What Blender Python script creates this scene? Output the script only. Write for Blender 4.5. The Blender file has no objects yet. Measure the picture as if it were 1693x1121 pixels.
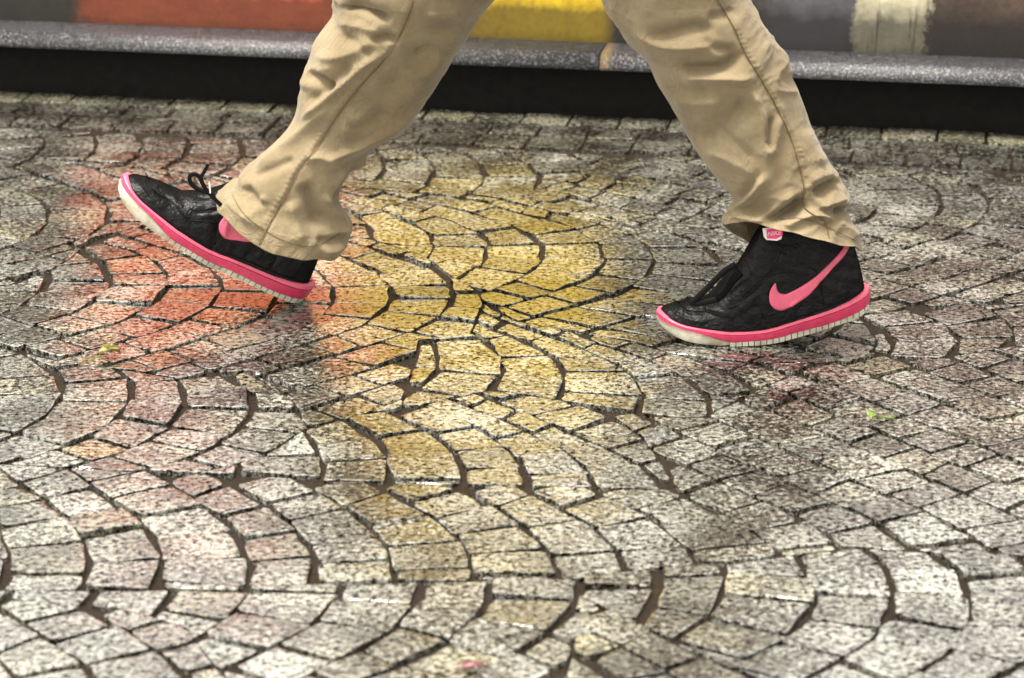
import bpy, bmesh, math, random
from math import sin, cos, tan, pi, radians, sqrt, exp, atan2, floor
from mathutils import Vector, noise

# ------------------------------------------------------------------ camera, sky, sun, exposure
S = bpy.context.scene
COL = S.collection
PW, PH, FPX, PITCH, CAMH = 1693.0, 1121.0, 4660.0, radians(18.5), 1.28
cam_data = bpy.data.cameras.new('camera')
cam = bpy.data.objects.new('camera', cam_data); COL.objects.link(cam)
cam.location = (0, 0, CAMH)
cam.rotation_euler = (pi/2 - PITCH, 0, 0)
cam_data.sensor_width = 36.0
cam_data.lens = 36.0 * FPX / PW
cam_data.clip_start = 0.05; cam_data.clip_end = 2000
cam_data.dof.use_dof = True
cam_data.dof.focus_distance = 4.05
cam_data.dof.aperture_fstop = 6.3
S.camera = cam

SUN_EL, SUN_AZ = radians(72), radians(243)          # azimuth clockwise from +Y
world = bpy.data.worlds.new('World'); S.world = world; world.use_nodes = True
wn = world.node_tree.nodes; wl = world.node_tree.links
bgd = wn['Background']
sky = wn.new('ShaderNodeTexSky'); sky.sky_type = 'NISHITA'; sky.sun_disc = False
sky.sun_elevation = SUN_EL; sky.sun_rotation = SUN_AZ
sky.air_density = 1.0; sky.dust_density = 4.0; sky.ozone_density = 1.0
hsv = wn.new('ShaderNodeHueSaturation'); hsv.inputs['Saturation'].default_value = 0.0
wl.new(sky.outputs[0], hsv.inputs['Color']); tint_n = wn.new('ShaderNodeMix'); tint_n.data_type = 'RGBA'; tint_n.blend_type = 'MULTIPLY'; tint_n.inputs[0].default_value = 1.0
tint_n.inputs[7].default_value = (1.0, .965, .87, 1)      # thin warm overcast
wl.new(hsv.outputs[0], tint_n.inputs[6]); wl.new(tint_n.outputs[2], bgd.inputs['Color'])
bgd.inputs['Strength'].default_value = 0.15
sun_d = bpy.data.lights.new('sun', 'SUN'); sun_d.energy = 2.3; sun_d.angle = radians(16); sun_d.color = (1.0, 0.95, 0.86)
sun = bpy.data.objects.new('sun', sun_d); COL.objects.link(sun)
dv = Vector((sin(SUN_AZ)*cos(SUN_EL), cos(SUN_AZ)*cos(SUN_EL), sin(SUN_EL)))
sun.rotation_euler = dv.to_track_quat('Z', 'Y').to_euler()
sun.location = dv * 20
S.view_settings.view_transform = 'Standard'
S.view_settings.look = 'None'
S.view_settings.exposure = 1.68
S.view_settings.gamma = 1.0
S.cycles.use_denoising = True
S.cycles.max_bounces = 6

# ------------------------------------------------------------------ measuring helpers
CT, ST = cos(PITCH), sin(PITCH)
def ray(px, py):
    u = (px - PW/2)/FPX; v = (py - PH/2)/FPX
    return u, CT - v*ST, -ST - v*CT
def ground(px, py, z=0.0):
    d = ray(px, py); t = (z - CAMH)/d[2]
    return (d[0]*t, d[1]*t)
def upright(px, py, Y):
    d = ray(px, py); t = Y/d[1]
    return (d[0]*t, CAMH + d[2]*t)               # x, z on the vertical plane at distance Y
def project(x, y, z):
    dz = z - CAMH
    depth = y*CT - dz*ST
    up = y*ST + dz*CT
    return PW/2 + FPX*x/depth, PH/2 - FPX*up/depth
def lerp(a, b, t): return a + (b - a)*t
def interp(pts, x):
    if x <= pts[0][0]: return pts[0][1]
    for (a, b), (c, d) in zip(pts, pts[1:]):
        if x <= c: return b + (d - b)*(x - a)/max(1e-9, c - a)
    return pts[-1][1]
def smooth_interp(pts, x):
    """Catmull-Rom style smooth interpolation of y over monotone x."""
    n = len(pts)
    if x <= pts[0][0]: return pts[0][1]
    if x >= pts[-1][0]: return pts[-1][1]
    for i in range(n-1):
        if x <= pts[i+1][0]: break
    def slope(k):
        if k == 0: return (pts[1][1]-pts[0][1])/(pts[1][0]-pts[0][0])
        if k == n-1: return (pts[-1][1]-pts[-2][1])/(pts[-1][0]-pts[-2][0])
        return (pts[k+1][1]-pts[k-1][1])/(pts[k+1][0]-pts[k-1][0])
    x0, y0 = pts[i]; x1, y1 = pts[i+1]; h = x1-x0; t = (x-x0)/h
    return ((2*t**3-3*t*t+1)*y0 + (t**3-2*t*t+t)*h*slope(i) + (-2*t**3+3*t*t)*y1 + (t**3-t*t)*h*slope(i+1))
def spline(pts, n):
    """n points along a smooth curve through pts (any dimension)."""
    P = [pts[0]] + list(pts) + [pts[-1]]
    out = []
    m = len(pts)-1
    for k in range(n):
        f = k/(n-1)*m; i = min(int(f), m-1); t = f-i
        p0, p1, p2, p3 = P[i], P[i+1], P[i+2], P[i+3]
        out.append(tuple(0.5*(2*b + (c-a)*t + (2*a-5*b+4*c-d)*t*t + (3*b-a-3*c+d)*t**3) for a, b, c, d in zip(p0, p1, p2, p3)))
    return out

def tag(o, label=None, cat=None, group=None, kind=None):
    if label: o['label'] = label
    if cat: o['category'] = cat
    if group: o['group'] = group
    if kind: o['kind'] = kind
    return o
def empty(name, loc=(0, 0, 0)):
    o = bpy.data.objects.new(name, None); COL.objects.link(o); o.location = loc
    o.empty_display_size = 0.1
    return o
def mesh_obj(name, verts, faces, mat, parent=None, smooth=False, origin=None):
    if origin: verts = [(v[0]-origin[0], v[1]-origin[1], v[2]-origin[2]) for v in verts]
    me = bpy.data.meshes.new(name); me.from_pydata(verts, [], faces); me.update()
    if smooth:
        me.polygons.foreach_set('use_smooth', [True]*len(me.polygons))
    if mat: me.materials.append(mat)
    o = bpy.data.objects.new(name, me); COL.objects.link(o)
    if parent:
        o.parent = parent
        if origin: o.location = Vector(origin) - world_loc(parent)
        else: o.location = -world_loc(parent)
    elif origin: o.location = origin
    return o
def world_loc(o):
    v = Vector(o.location)
    while o.parent:
        o = o.parent; v += Vector(o.location)
    return v
def fix_normals(o):
    bm = bmesh.new(); bm.from_mesh(o.data)
    bmesh.ops.recalc_face_normals(bm, faces=bm.faces); bm.to_mesh(o.data); bm.free()

# ------------------------------------------------------------------ material helpers
class NT:
    def __init__(self, name):
        self.m = bpy.data.materials.new(name); self.m.use_nodes = True
        self.t = self.m.node_tree; self.b = self.t.nodes['Principled BSDF']
        g = self.t.nodes.new('ShaderNodeNewGeometry'); self.pos = g.outputs['Position']
    def n(self, kind, **kw):
        nd = self.t.nodes.new(kind)
        for k, v in kw.items():
            if hasattr(nd, k) and not k[0].isupper(): setattr(nd, k, v)
            else: nd.inputs[k].default_value = v
        return nd
    def l(self, a, b): self.t.links.new(a, b)
    def scaled(self, sc, src=None):
        mp = self.n('ShaderNodeMapping'); mp.inputs['Scale'].default_value = sc
        self.l(src or self.pos, mp.inputs['Vector']); return mp.outputs[0]
    def noise(self, scale, detail=4, rough=0.55, vec=None, dist=0.0):
        nd = self.n('ShaderNodeTexNoise', Scale=scale, Detail=detail, Roughness=rough, Distortion=dist)
        self.l(vec or self.pos, nd.inputs['Vector']); return nd.outputs['Fac']
    def ramp(self, fac, stops, interp='LINEAR'):
        r = self.n('ShaderNodeValToRGB'); cr = r.color_ramp; cr.interpolation = interp
        while len(cr.elements) < len(stops): cr.elements.new(0.5)
        for e, (p, c) in zip(cr.elements, stops):
            e.position = p; e.color = (c, c, c, 1) if isinstance(c, (int, float)) else (*c, 1)
        self.l(fac, r.inputs['Fac']); return r.outputs['Color']
    def mix(self, fac, a, b, mode='MIX'):
        m = self.n('ShaderNodeMix', data_type='RGBA', blend_type=mode)
        for sock, v in ((m.inputs[0], fac), (m.inputs[6], a), (m.inputs[7], b)):
            if isinstance(v, (int, float)): sock.default_value = v
            elif isinstance(v, tuple): sock.default_value = (*v, 1)
            else: self.l(v, sock)
        return m.outputs[2]
    def math(self, op, a, b=0.0, c=None, clamp=False):
        m = self.n('ShaderNodeMath', operation=op, use_clamp=clamp)
        for i, v in enumerate((a, b, c)):
            if v is None: continue
            if isinstance(v, (int, float)): m.inputs[i].default_value = v
            else: self.l(v, m.inputs[i])
        return m.outputs[0]
    def bump(self, height, strength=0.5, dist=0.002, normal=None):
        b = self.n('ShaderNodeBump', Strength=strength, Distance=dist); self.l(height, b.inputs['Height'])
        if normal: self.l(normal, b.inputs['Normal'])
        return b.outputs['Normal']
    def set(self, **kw):
        for k, v in kw.items():
            k = k.replace('_', ' ')
            s = self.b.inputs[k]
            if isinstance(v, (int, float)): s.default_value = v
            elif isinstance(v, tuple): s.default_value = (*v, 1) if len(v) == 3 and s.type == 'RGBA' else v
            else: self.l(v, s)
        return self.m

def mat_stone():
    t = NT('wet_granite_setts')
    at = t.n('ShaderNodeAttribute', attribute_name='tone'); tone = at.outputs['Fac']
    hue = t.n('ShaderNodeAttribute', attribute_name='warm').outputs['Fac']
    fine = t.noise(420, 3, 0.65)
    mid = t.noise(135, 4, 0.66)
    big = t.noise(9, 3, 0.5)
    sp = t.math('ADD', t.math('MULTIPLY', fine, 0.4), t.math('MULTIPLY', mid, 0.6))
    sp = t.math('ADD', sp, t.math('MULTIPLY', t.math('SUBTRACT', big, 0.5), 0.25))
    speck = t.ramp(sp, [(0.43, (0.004, 0.003, 0.002)), (0.475, (0.020, 0.017, 0.012)), (0.515, (0.05, 0.049, 0.041)), (0.57, (0.27, 0.268, 0.242))])
    warm = t.mix(hue, (1, 1, 1), (1.08, 1.0, 0.66))
    c = t.mix(1.0, speck, warm, 'MULTIPLY')
    tn = t.n('ShaderNodeCombineColor'); [t.l(tone, tn.inputs[i]) for i in range(3)]
    c = t.mix(1.0, c, tn.outputs[0], 'MULTIPLY')
    h = t.math('ADD', t.math('MULTIPLY', mid, 1.0), t.math('MULTIPLY', fine, 0.45))
    h = t.math('ADD', h, t.math('MULTIPLY', t.noise(38, 2), 1.6))
    nrm = t.bump(h, 0.6, 0.003)
    cn = t.bump(h, 0.16, 0.003)
    rough = t.ramp(t.noise(26, 4, 0.6), [(0.35, 0.16), (0.65, 0.42)])
    t.set(Base_Color=c, Roughness=rough, Normal=nrm, IOR=1.6)
    cw = t.ramp(t.math('ADD', t.math('MULTIPLY', fine, .4), t.math('MULTIPLY', mid, .6)), [(.425, .0), (.48, 1.0)])     # pits hold no film
    t.set(Specular_IOR_Level=t.math('MULTIPLY', cw, .5))
    t.set(Coat_Weight=cw, Coat_Roughness=0.08, Coat_IOR=3.1, Coat_Normal=cn)
    return t.m
def mat_bed():
    t = NT('wet_joint_sand')
    a = t.noise(160, 5, 0.7); b = t.noise(14, 3)
    c = t.ramp(a, [(0.3, (0.004, 0.0024, 0.0012)), (0.6, (0.018, 0.011, 0.006)), (0.8, (0.06, 0.042, 0.024))])
    r = t.ramp(b, [(0.4, 0.22), (0.62, 0.7)])
    t.set(Base_Color=c, Roughness=r, Normal=t.bump(t.math('ADD', a, t.math('MULTIPLY', t.noise(420, 3, .6), .5)), 0.8, 0.004), IOR=1.33, Specular_IOR_Level=.3)
    return t.m

# ------------------------------------------------------------------ pavement: traced bands of arcs
RB = lambda x: 212 + 0.0425*x
A_low = [(-800, 275), (0, 275), (135, 268), (200, 272), (400, 295), (600, 312), (732, 321), (810, 332), (880, 318), (950, 292), (1000, RB(1000)+1)]
B_low1 = [(-800, 480), (0, 474), (30, 470), (80, 450), (114, 428), (153, 393), (221, 376), (300, 370), (400, 366), (500, 372), (600, 392), (618, 396), (700, 421), (740, 452), (790, 482), (800, 500)]
BG = [(800, 500), (853, 530), (953, 545), (1050, 565), (1107, 585), (1250, 600), (1350, 600)]
F4_up = [(-800, 565), (0, 568), (96, 598), (200, 610), (293, 625), (410, 612), (480, 660), (510, 705)]
F5_up = [(510, 705), (571, 690), (660, 676)]
CG = [(660, 676), (685, 600), (694, 562), (778, 552), (790, 525), (800, 500)]
GF5 = [(660, 676), (703, 668), (803, 645), (867, 650), (990, 672)]
GP = [(990, 672), (1100, 690), (1161, 690), (1250, 645), (1350, 600)]
F4P = [(-800, 765), (0, 768), (150, 776), (320, 783)]
F45 = [(320, 783), (430, 757), (510, 705)]
F5P = [(320, 783), (600, 795), (830, 803), (1000, 808), (1120, 808)]
F5R = [(990, 672), (1060, 720), (1100, 770), (1120, 808)]
P_right = [(1350, 600), (1440, 585), (1550, 590), (1693, 570), (2600, 560)]
P_low = [(-800, 990), (0, 992), (189, 1003), (300, 1032), (371, 1117), (380, 1140), (500, 1180), (800, 1180), (930, 1130), (955, 1040), (957, 985), (1093, 1047), (1250, 1121), (1400, 1200), (2600, 1250)]
PM = [(-800, 978), (0, 976), (385, 975), (530, 965), (600, 962), (800, 958), (960, 955), (1093, 936), (1228, 926), (1407, 903), (1693, 920), (2600, 930)]
BR = [(1200, RB(1200)), (1300, 400), (1420, 520)]
RS = [(1420, 520), (1550, 505), (1693, 500), (2600, 480)]
r = lambda l: list(reversed(l))
BANDS = [
 dict(poly=[(-800, RB(-800)), (1000, RB(1000))] + r(A_low),
      apex=[(-800, 240), (300, 247), (500, 262), (725, 285), (812, 288), (890, 298), (1000, 290)], R=.30, m=1.0),
 dict(poly=A_low + [(1200, RB(1200))] + BR + [(1450, 562), (1440, 585)] + r(BG) + r(B_low1),
      apex=[(-800, 364), (46, 364), (141, 368), (230, 348), (330, 345), (450, 360), (614, 393), (714, 407), (807, 414), (907, 418), (1006, 421), (1099, 428), (1200, 440), (1450, 520)], R=.27, m=1.1),
 dict(poly=B_low1 + r(CG) + r(F5_up) + r(F4_up),
      apex=[(-800, 470), (70, 470), (168, 471), (273, 475), (364, 482), (562, 492), (675, 487), (766, 489), (800, 495)], R=.28, m=1.05),
 dict(poly=CG + BG + r(GP) + r(GF5),
      apex=[(660, 598), (735, 596), (845, 608), (945, 628), (1050, 650), (1161, 672), (1350, 690)], R=.28, m=0.85),
 dict(poly=F4_up + r(F45) + r(F4P),
      apex=[(-800, 655), (103, 660), (207, 660), (316, 671), (423, 678), (510, 700)], R=.27, m=1.1),
 dict(poly=F45 + F5_up + GF5 + F5R + r(F5P),
      apex=[(320, 775), (505, 778), (640, 788), (750, 795), (880, 805), (1120, 850)], R=.36, m=0.8),
 dict(poly=F4P + F5P + r(F5R) + GP + P_right + r(PM),
      apex=[(-800, 962), (600, 962), (960, 965), (1300, 975), (2600, 990)], R=.40, m=0.72),
 dict(poly=PM + r(P_low),
      apex=[(-800, 960), (530, 955), (640, 960), (730, 965), (840, 960), (1000, 955), (1240, 940), (1350, 958), (1465, 962), (1595, 978), (2600, 990)], R=.30, m=0.9),
 dict(poly=[(1200, RB(1200)), (2600, RB(2600))] + r(RS) + r(BR),
      apex=[(1200, 300), (1450, 322), (1693, 330), (2600, 340)], R=.30, m=1.1),
 dict(poly=RS + r(P_right[1:]) + [(1450, 562)],
      apex=[(1420, 552), (1485, 560), (1596, 556), (1650, 540), (2600, 530)], R=.20, m=0.9),
 dict(poly=P_low + [(2600, 1330), (-800, 1330)],
      apex=[(-800, 1190), (400, 1230), (957, 1200), (1300, 1260), (2600, 1300)], R=.34, m=0.8),
 dict(poly=[(-800, 1330), (2600, 1330), (2600, 1800), (-800, 1800)],
      apex=[(-800, 1500), (2600, 1520)], R=.34, m=0.9),
]
def clip_convex(subject, clip):
    """Sutherland-Hodgman: subject polygon cut by a convex counter-clockwise clip polygon."""
    out = subject
    for i in range(len(clip)):
        a, b = clip[i], clip[(i+1) % len(clip)]
        inp, out = out, []
        if not inp: return []
        ex, ey = b[0]-a[0], b[1]-a[1]
        side = lambda p: ex*(p[1]-a[1]) - ey*(p[0]-a[0])
        s = inp[-1]; ds = side(s)
        for e in inp:
            de = side(e)
            if (de >= 0) != (ds >= 0):
                t = ds/(ds-de); out.append((s[0]+(e[0]-s[0])*t, s[1]+(e[1]-s[1])*t))
            if de >= 0: out.append(e)
            s, ds = e, de
    return out
def area(p):
    return 0.5*sum(p[i][0]*p[(i+1) % len(p)][1] - p[(i+1) % len(p)][0]*p[i][1] for i in range(len(p)))
def inset(p, d):
    """move each edge of a ccw polygon inwards by d (d is a number or one per edge)"""
    n = len(p); res = []
    for i in range(n):
        a, b, c = p[i-1], p[i], p[(i+1) % n]
        d1 = d if isinstance(d, (int, float)) else d[(i-1) % n]
        d2 = d if isinstance(d, (int, float)) else d[i]
        e1 = Vector((b[0]-a[0], b[1]-a[1])); e2 = Vector((c[0]-b[0], c[1]-b[1]))
        if e1.length < 1e-7 or e2.length < 1e-7: res.append(b); continue
        e1.normalize(); e2.normalize()
        n1 = Vector((-e1.y, e1.x)); n2 = Vector((-e2.y, e2.x))
        den = 1 + n1.dot(n2)
        if den < 0.25: off = (n1*d1 + n2*d2)*0.5
        elif abs(d1-d2) < 1e-9: off = (n1+n2)*d1/den
        else:
            cr = e1.cross(e2)
            if abs(cr) < 0.15: off = (n1*d1 + n2*d2)*0.5
            else: off = (e2*d1 - e1*d2)*(-1.0/cr) if False else (n1*d1*1.0 + e1*((d2 - d1*n1.dot(n2))/n2.dot(e1)))
        if off.length > 0.02: off *= 0.02/off.length
        res.append((b[0]+off.x, b[1]+off.y))
    return res
def tidy(p, eps=0.006):
    out = []
    for q in p:
        if not out or (q[0]-out[-1][0])**2 + (q[1]-out[-1][1])**2 > eps*eps: out.append(q)
    if len(out) > 2 and (out[0][0]-out[-1][0])**2 + (out[0][1]-out[-1][1])**2 < eps*eps: out.pop()
    return out

rnd = random.Random(7)
STONES = []           # (polygon, tone, warm)
PITCHX = 0.0895
def arc_s(d, R, m):
    dm = R*m/sqrt(1+m*m); a = abs(d)
    if a <= dm: return -(R - sqrt(R*R - a*a)), -d/sqrt(R*R - a*a)
    s0 = R - sqrt(R*R - dm*dm)
    return -(s0 + (a-dm)*m), -math.copysign(m, d)
for bi, band in enumerate(BANDS):
    poly = []
    P0 = band['poly']
    for i, p in enumerate(P0):                    # subdivide, then to ground
        q = P0[(i+1) % len(P0)]
        k = max(1, int(max(abs(p[0]-q[0]), abs(p[1]-q[1]))//120))
        for j in range(k):
            gq = ground(lerp(p[0], q[0], j/k), lerp(p[1], q[1], j/k))
            if not poly or (gq[0]-poly[-1][0])**2 + (gq[1]-poly[-1][1])**2 > 1e-8: poly.append(gq)
    if area(poly) < 0: poly.reverse()
    apex = [ground(*p) for p in band['apex']]
    R_, m_ = band['R'], band['m']
    ys = [p[1] for p in poly]; xs = [p[0] for p in poly]
    ylo, yhi = min(ys)-.05, max(ys)+.05
    k0 = int(floor((min(xs)-0.2)/PITCHX)); k1 = int((max(xs)+0.9)/PITCHX)+1
    off0 = {0: ground(725, 285)[0]+.0, 1: ground(714, 407)[0], 2: ground(364, 482)[0], 3: ground(945, 628)[0], 4: ground(316, 671)[0], 5: ground(640, 780)[0], 6: ground(530, 955)[0]}.get(bi, rnd.random()*PITCHX) % PITCHX
    joint_x = {}
    for k in range(k0-1, k1+2): joint_x[k] = off0 + k*PITCHX + rnd.uniform(-.009, .009)
    for k in range(k0, k1):
        xa, xb = joint_x[k], joint_x[k+1]
        ya, yb = interp(apex, xa), interp(apex, xb)
        d = ylo - ya - 0.1 - rnd.random()*0.07
        dend = yhi - ya + 0.1
        cuts = []
        while d < dend:
            s, m = arc_s(d, R_, m_)
            cuts.append(d)
            d += rnd.choice((.060, .064, .067, .071, .076, .08))*rnd.uniform(.94, 1.06)/sqrt(1+m*m)
        skew = [rnd.uniform(-.006, .006) for _ in cuts]
        def corner(dd, x0, y0, mm):
            s, _ = arc_s(dd, R_, m_); return (x0+s, y0+dd)
        for c0, c1, s0, s1 in zip(cuts, cuts[1:], skew, skew[1:]):
            m0 = arc_s(c0, R_, m_)[1]; m1 = arc_s(c1, R_, m_)[1]
            p00 = corner(c0, xa, ya, m0); p01 = corner(c1, xa, ya, m1)
            e0 = c0 - m0*PITCHX/(1+m0*m0) + s0; e1 = c1 - m1*PITCHX/(1+m1*m1) + s1
            p10 = corner(e0 + (ya-yb)*0.8, xb, yb, m0); p11 = corner(e1 + (ya-yb)*0.8, xb, yb, m1)
            quad = [(p[0]+rnd.gauss(0, .0022), p[1]+rnd.gauss(0, .0016)) for p in (p00, p10, p11, p01)]
            cx = sum(p[0] for p in quad)/4; cy = sum(p[1] for p in quad)/4
            if cx < min(xs)-.1 or cx > max(xs)+.1: continue
            if area(quad) < 0.0008: continue
            wide = rnd.uniform(.0018, .0037); thin = rnd.uniform(.0016, .0034)
            if rnd.random() < .10: wide += .003
            q = inset(quad, [thin, wide, thin, rnd.uniform(.0020, .0042)])
            c = clip_convex(poly, q) if area(q) > 0 else []
            if len(c) < 3: continue
            c = tidy(c)
            if len(c) < 3: continue
            if area(c) < 0: c.reverse()
            ar = area(c)
            if ar < .0007: continue
            if ar < 0.97*area(q): c = inset(c, .0022)
            tone = rnd.gauss(1.0, .16); warm = max(0, rnd.gauss(.10, .25))
            STONES.append((c, tone, min(warm, 1)))

# rows of setts laid along the foot of the wall
WA, WB = Vector((*ground(0, 160), 0)), Vector((*ground(1693, 232), 0))
WX = (WB-WA).normalized(); WY = Vector((-WX.y, WX.x, 0)); WO = (WA+WB)/2
WYAW = atan2(WX.y, WX.x)
def wall_pt(u, v, z=0): p = WO + WX*u + WY*v; return (p.x, p.y, z)
def wall_u(px, py, v, z):                          # wall coordinate seen at a pixel, on the plane set back by v
    d = Vector(ray(px, py)); o = Vector((0, 0, CAMH)); n = WY
    t = (WO + WY*v - o).dot(n)/d.dot(n); p = o + d*t
    return (p-WO).dot(WX), p.z
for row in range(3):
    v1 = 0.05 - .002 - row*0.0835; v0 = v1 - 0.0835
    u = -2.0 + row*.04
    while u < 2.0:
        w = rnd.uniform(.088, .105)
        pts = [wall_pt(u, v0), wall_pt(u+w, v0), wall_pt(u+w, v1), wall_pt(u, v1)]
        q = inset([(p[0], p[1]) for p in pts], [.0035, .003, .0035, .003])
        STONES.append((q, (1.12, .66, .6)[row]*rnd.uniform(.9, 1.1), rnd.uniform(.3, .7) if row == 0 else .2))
        u += w

def stone_mesh(poly, rg):
    """one sett: nicked outline with knocked-off corners, worn rim and flank"""
    n = len(poly); pts = []
    for i in range(n):
        p, q, o = poly[i-1], poly[i], poly[(i+1) % n]
        for other, first in ((p, True), (o, False)):                 # cut the corner
            L = sqrt((other[0]-q[0])**2 + (other[1]-q[1])**2)
            c = min(rg.uniform(.0015, .006), L*.3)/max(L, 1e-6)
            pts.append((lerp(q[0], other[0], c)+rg.gauss(0, .0005), lerp(q[1], other[1], c)+rg.gauss(0, .0005)))
        L = sqrt((o[0]-q[0])**2 + (o[1]-q[1])**2)
        if L > .03 and n <= 5:
            for t in ((.5,) if L < .06 else (.33, .68)):
                pts.append((lerp(q[0], o[0], t)+rg.gauss(0, .0013), lerp(q[1], o[1], t)+rg.gauss(0, .0013)))
    cx = sum(p[0] for p in pts)/len(pts); cy = sum(p[1] for p in pts)/len(pts)
    h = rg.gauss(0, .0012); tx, ty = rg.gauss(0, .022), rg.gauss(0, .016)
    z = lambda p: h + (p[0]-cx)*tx + (p[1]-cy)*ty
    def shrink(lo, hi):
        out = []
        for p in pts:
            L = sqrt((p[0]-cx)**2+(p[1]-cy)**2)+1e-6; s = 1 - min(.45, rg.uniform(lo, hi)/L)
            out.append((cx+(p[0]-cx)*s, cy+(p[1]-cy)*s))
        return out
    r1 = shrink(.0012, .004)
    m = len(pts)
    V = [(p[0], p[1], z(p)+rg.uniform(-.0002, .0002)) for p in r1] + [(p[0], p[1], z(p)-rg.uniform(.0001, .0005)) for p in pts] + [(p[0], p[1], -.03) for p in pts]
    F = [tuple(range(m))]
    for k in range(2):
        for i in range(m):
            j = (i+1) % m; F.append(((k+1)*m+i, (k+1)*m+j, k*m+j, k*m+i))
    return V, F
def set_attr(me, name, vals):
    a = me.attributes.new(name, 'FLOAT', 'POINT'); a.data.foreach_set('value', vals)

M_STONE = mat_stone(); M_BED = mat_bed()
G = 300.0
pav = mesh_obj('pavement', [(-G, -G, -.0065), (G, -G, -.0065), (G, G, -.0065), (-G, G, -.0065)], [(0, 1, 2, 3)], M_BED)
tag(pav, kind='structure', label='wet pavement of small granite setts laid in curved fans with brown joints')
def seen(poly):
    pr = [project(p[0], p[1], 0) for p in poly]
    pr = [(min(max(x, 0), PW), min(max(y, 0), PH)) for x, y in pr]
    return abs(area(pr))
order = sorted(STONES, key=lambda s: -seen(s[0]))
near, rest = order[:300], order[300:]
rg = random.Random(3)
for poly, tone, warm in near:
    V, F = stone_mesh(poly, rg)
    cx = sum(v[0] for v in V)/len(V); cy = sum(v[1] for v in V)/len(V)
    o = mesh_obj('paving_stone', V, F, M_STONE, None, False, origin=(cx, cy, 0))
    o.parent = pav
    set_attr(o.data, 'tone', [tone]*len(V)); set_attr(o.data, 'warm', [warm]*len(V))
AV, AF, AT, AW = [], [], [], []
for poly, tone, warm in rest:
    V, F = stone_mesh(poly, rg); b = len(AV)
    AV += V; AF += [tuple(i+b for i in f) for f in F]; AT += [tone]*len(V); AW += [warm]*len(V)
o = mesh_obj('distant_paving_stones', AV, AF, M_STONE, None, False); o.parent = pav; o['kind'] = 'stuff'
set_attr(o.data, 'tone', AT); set_attr(o.data, 'warm', AW)
print('stones', len(STONES))

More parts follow.
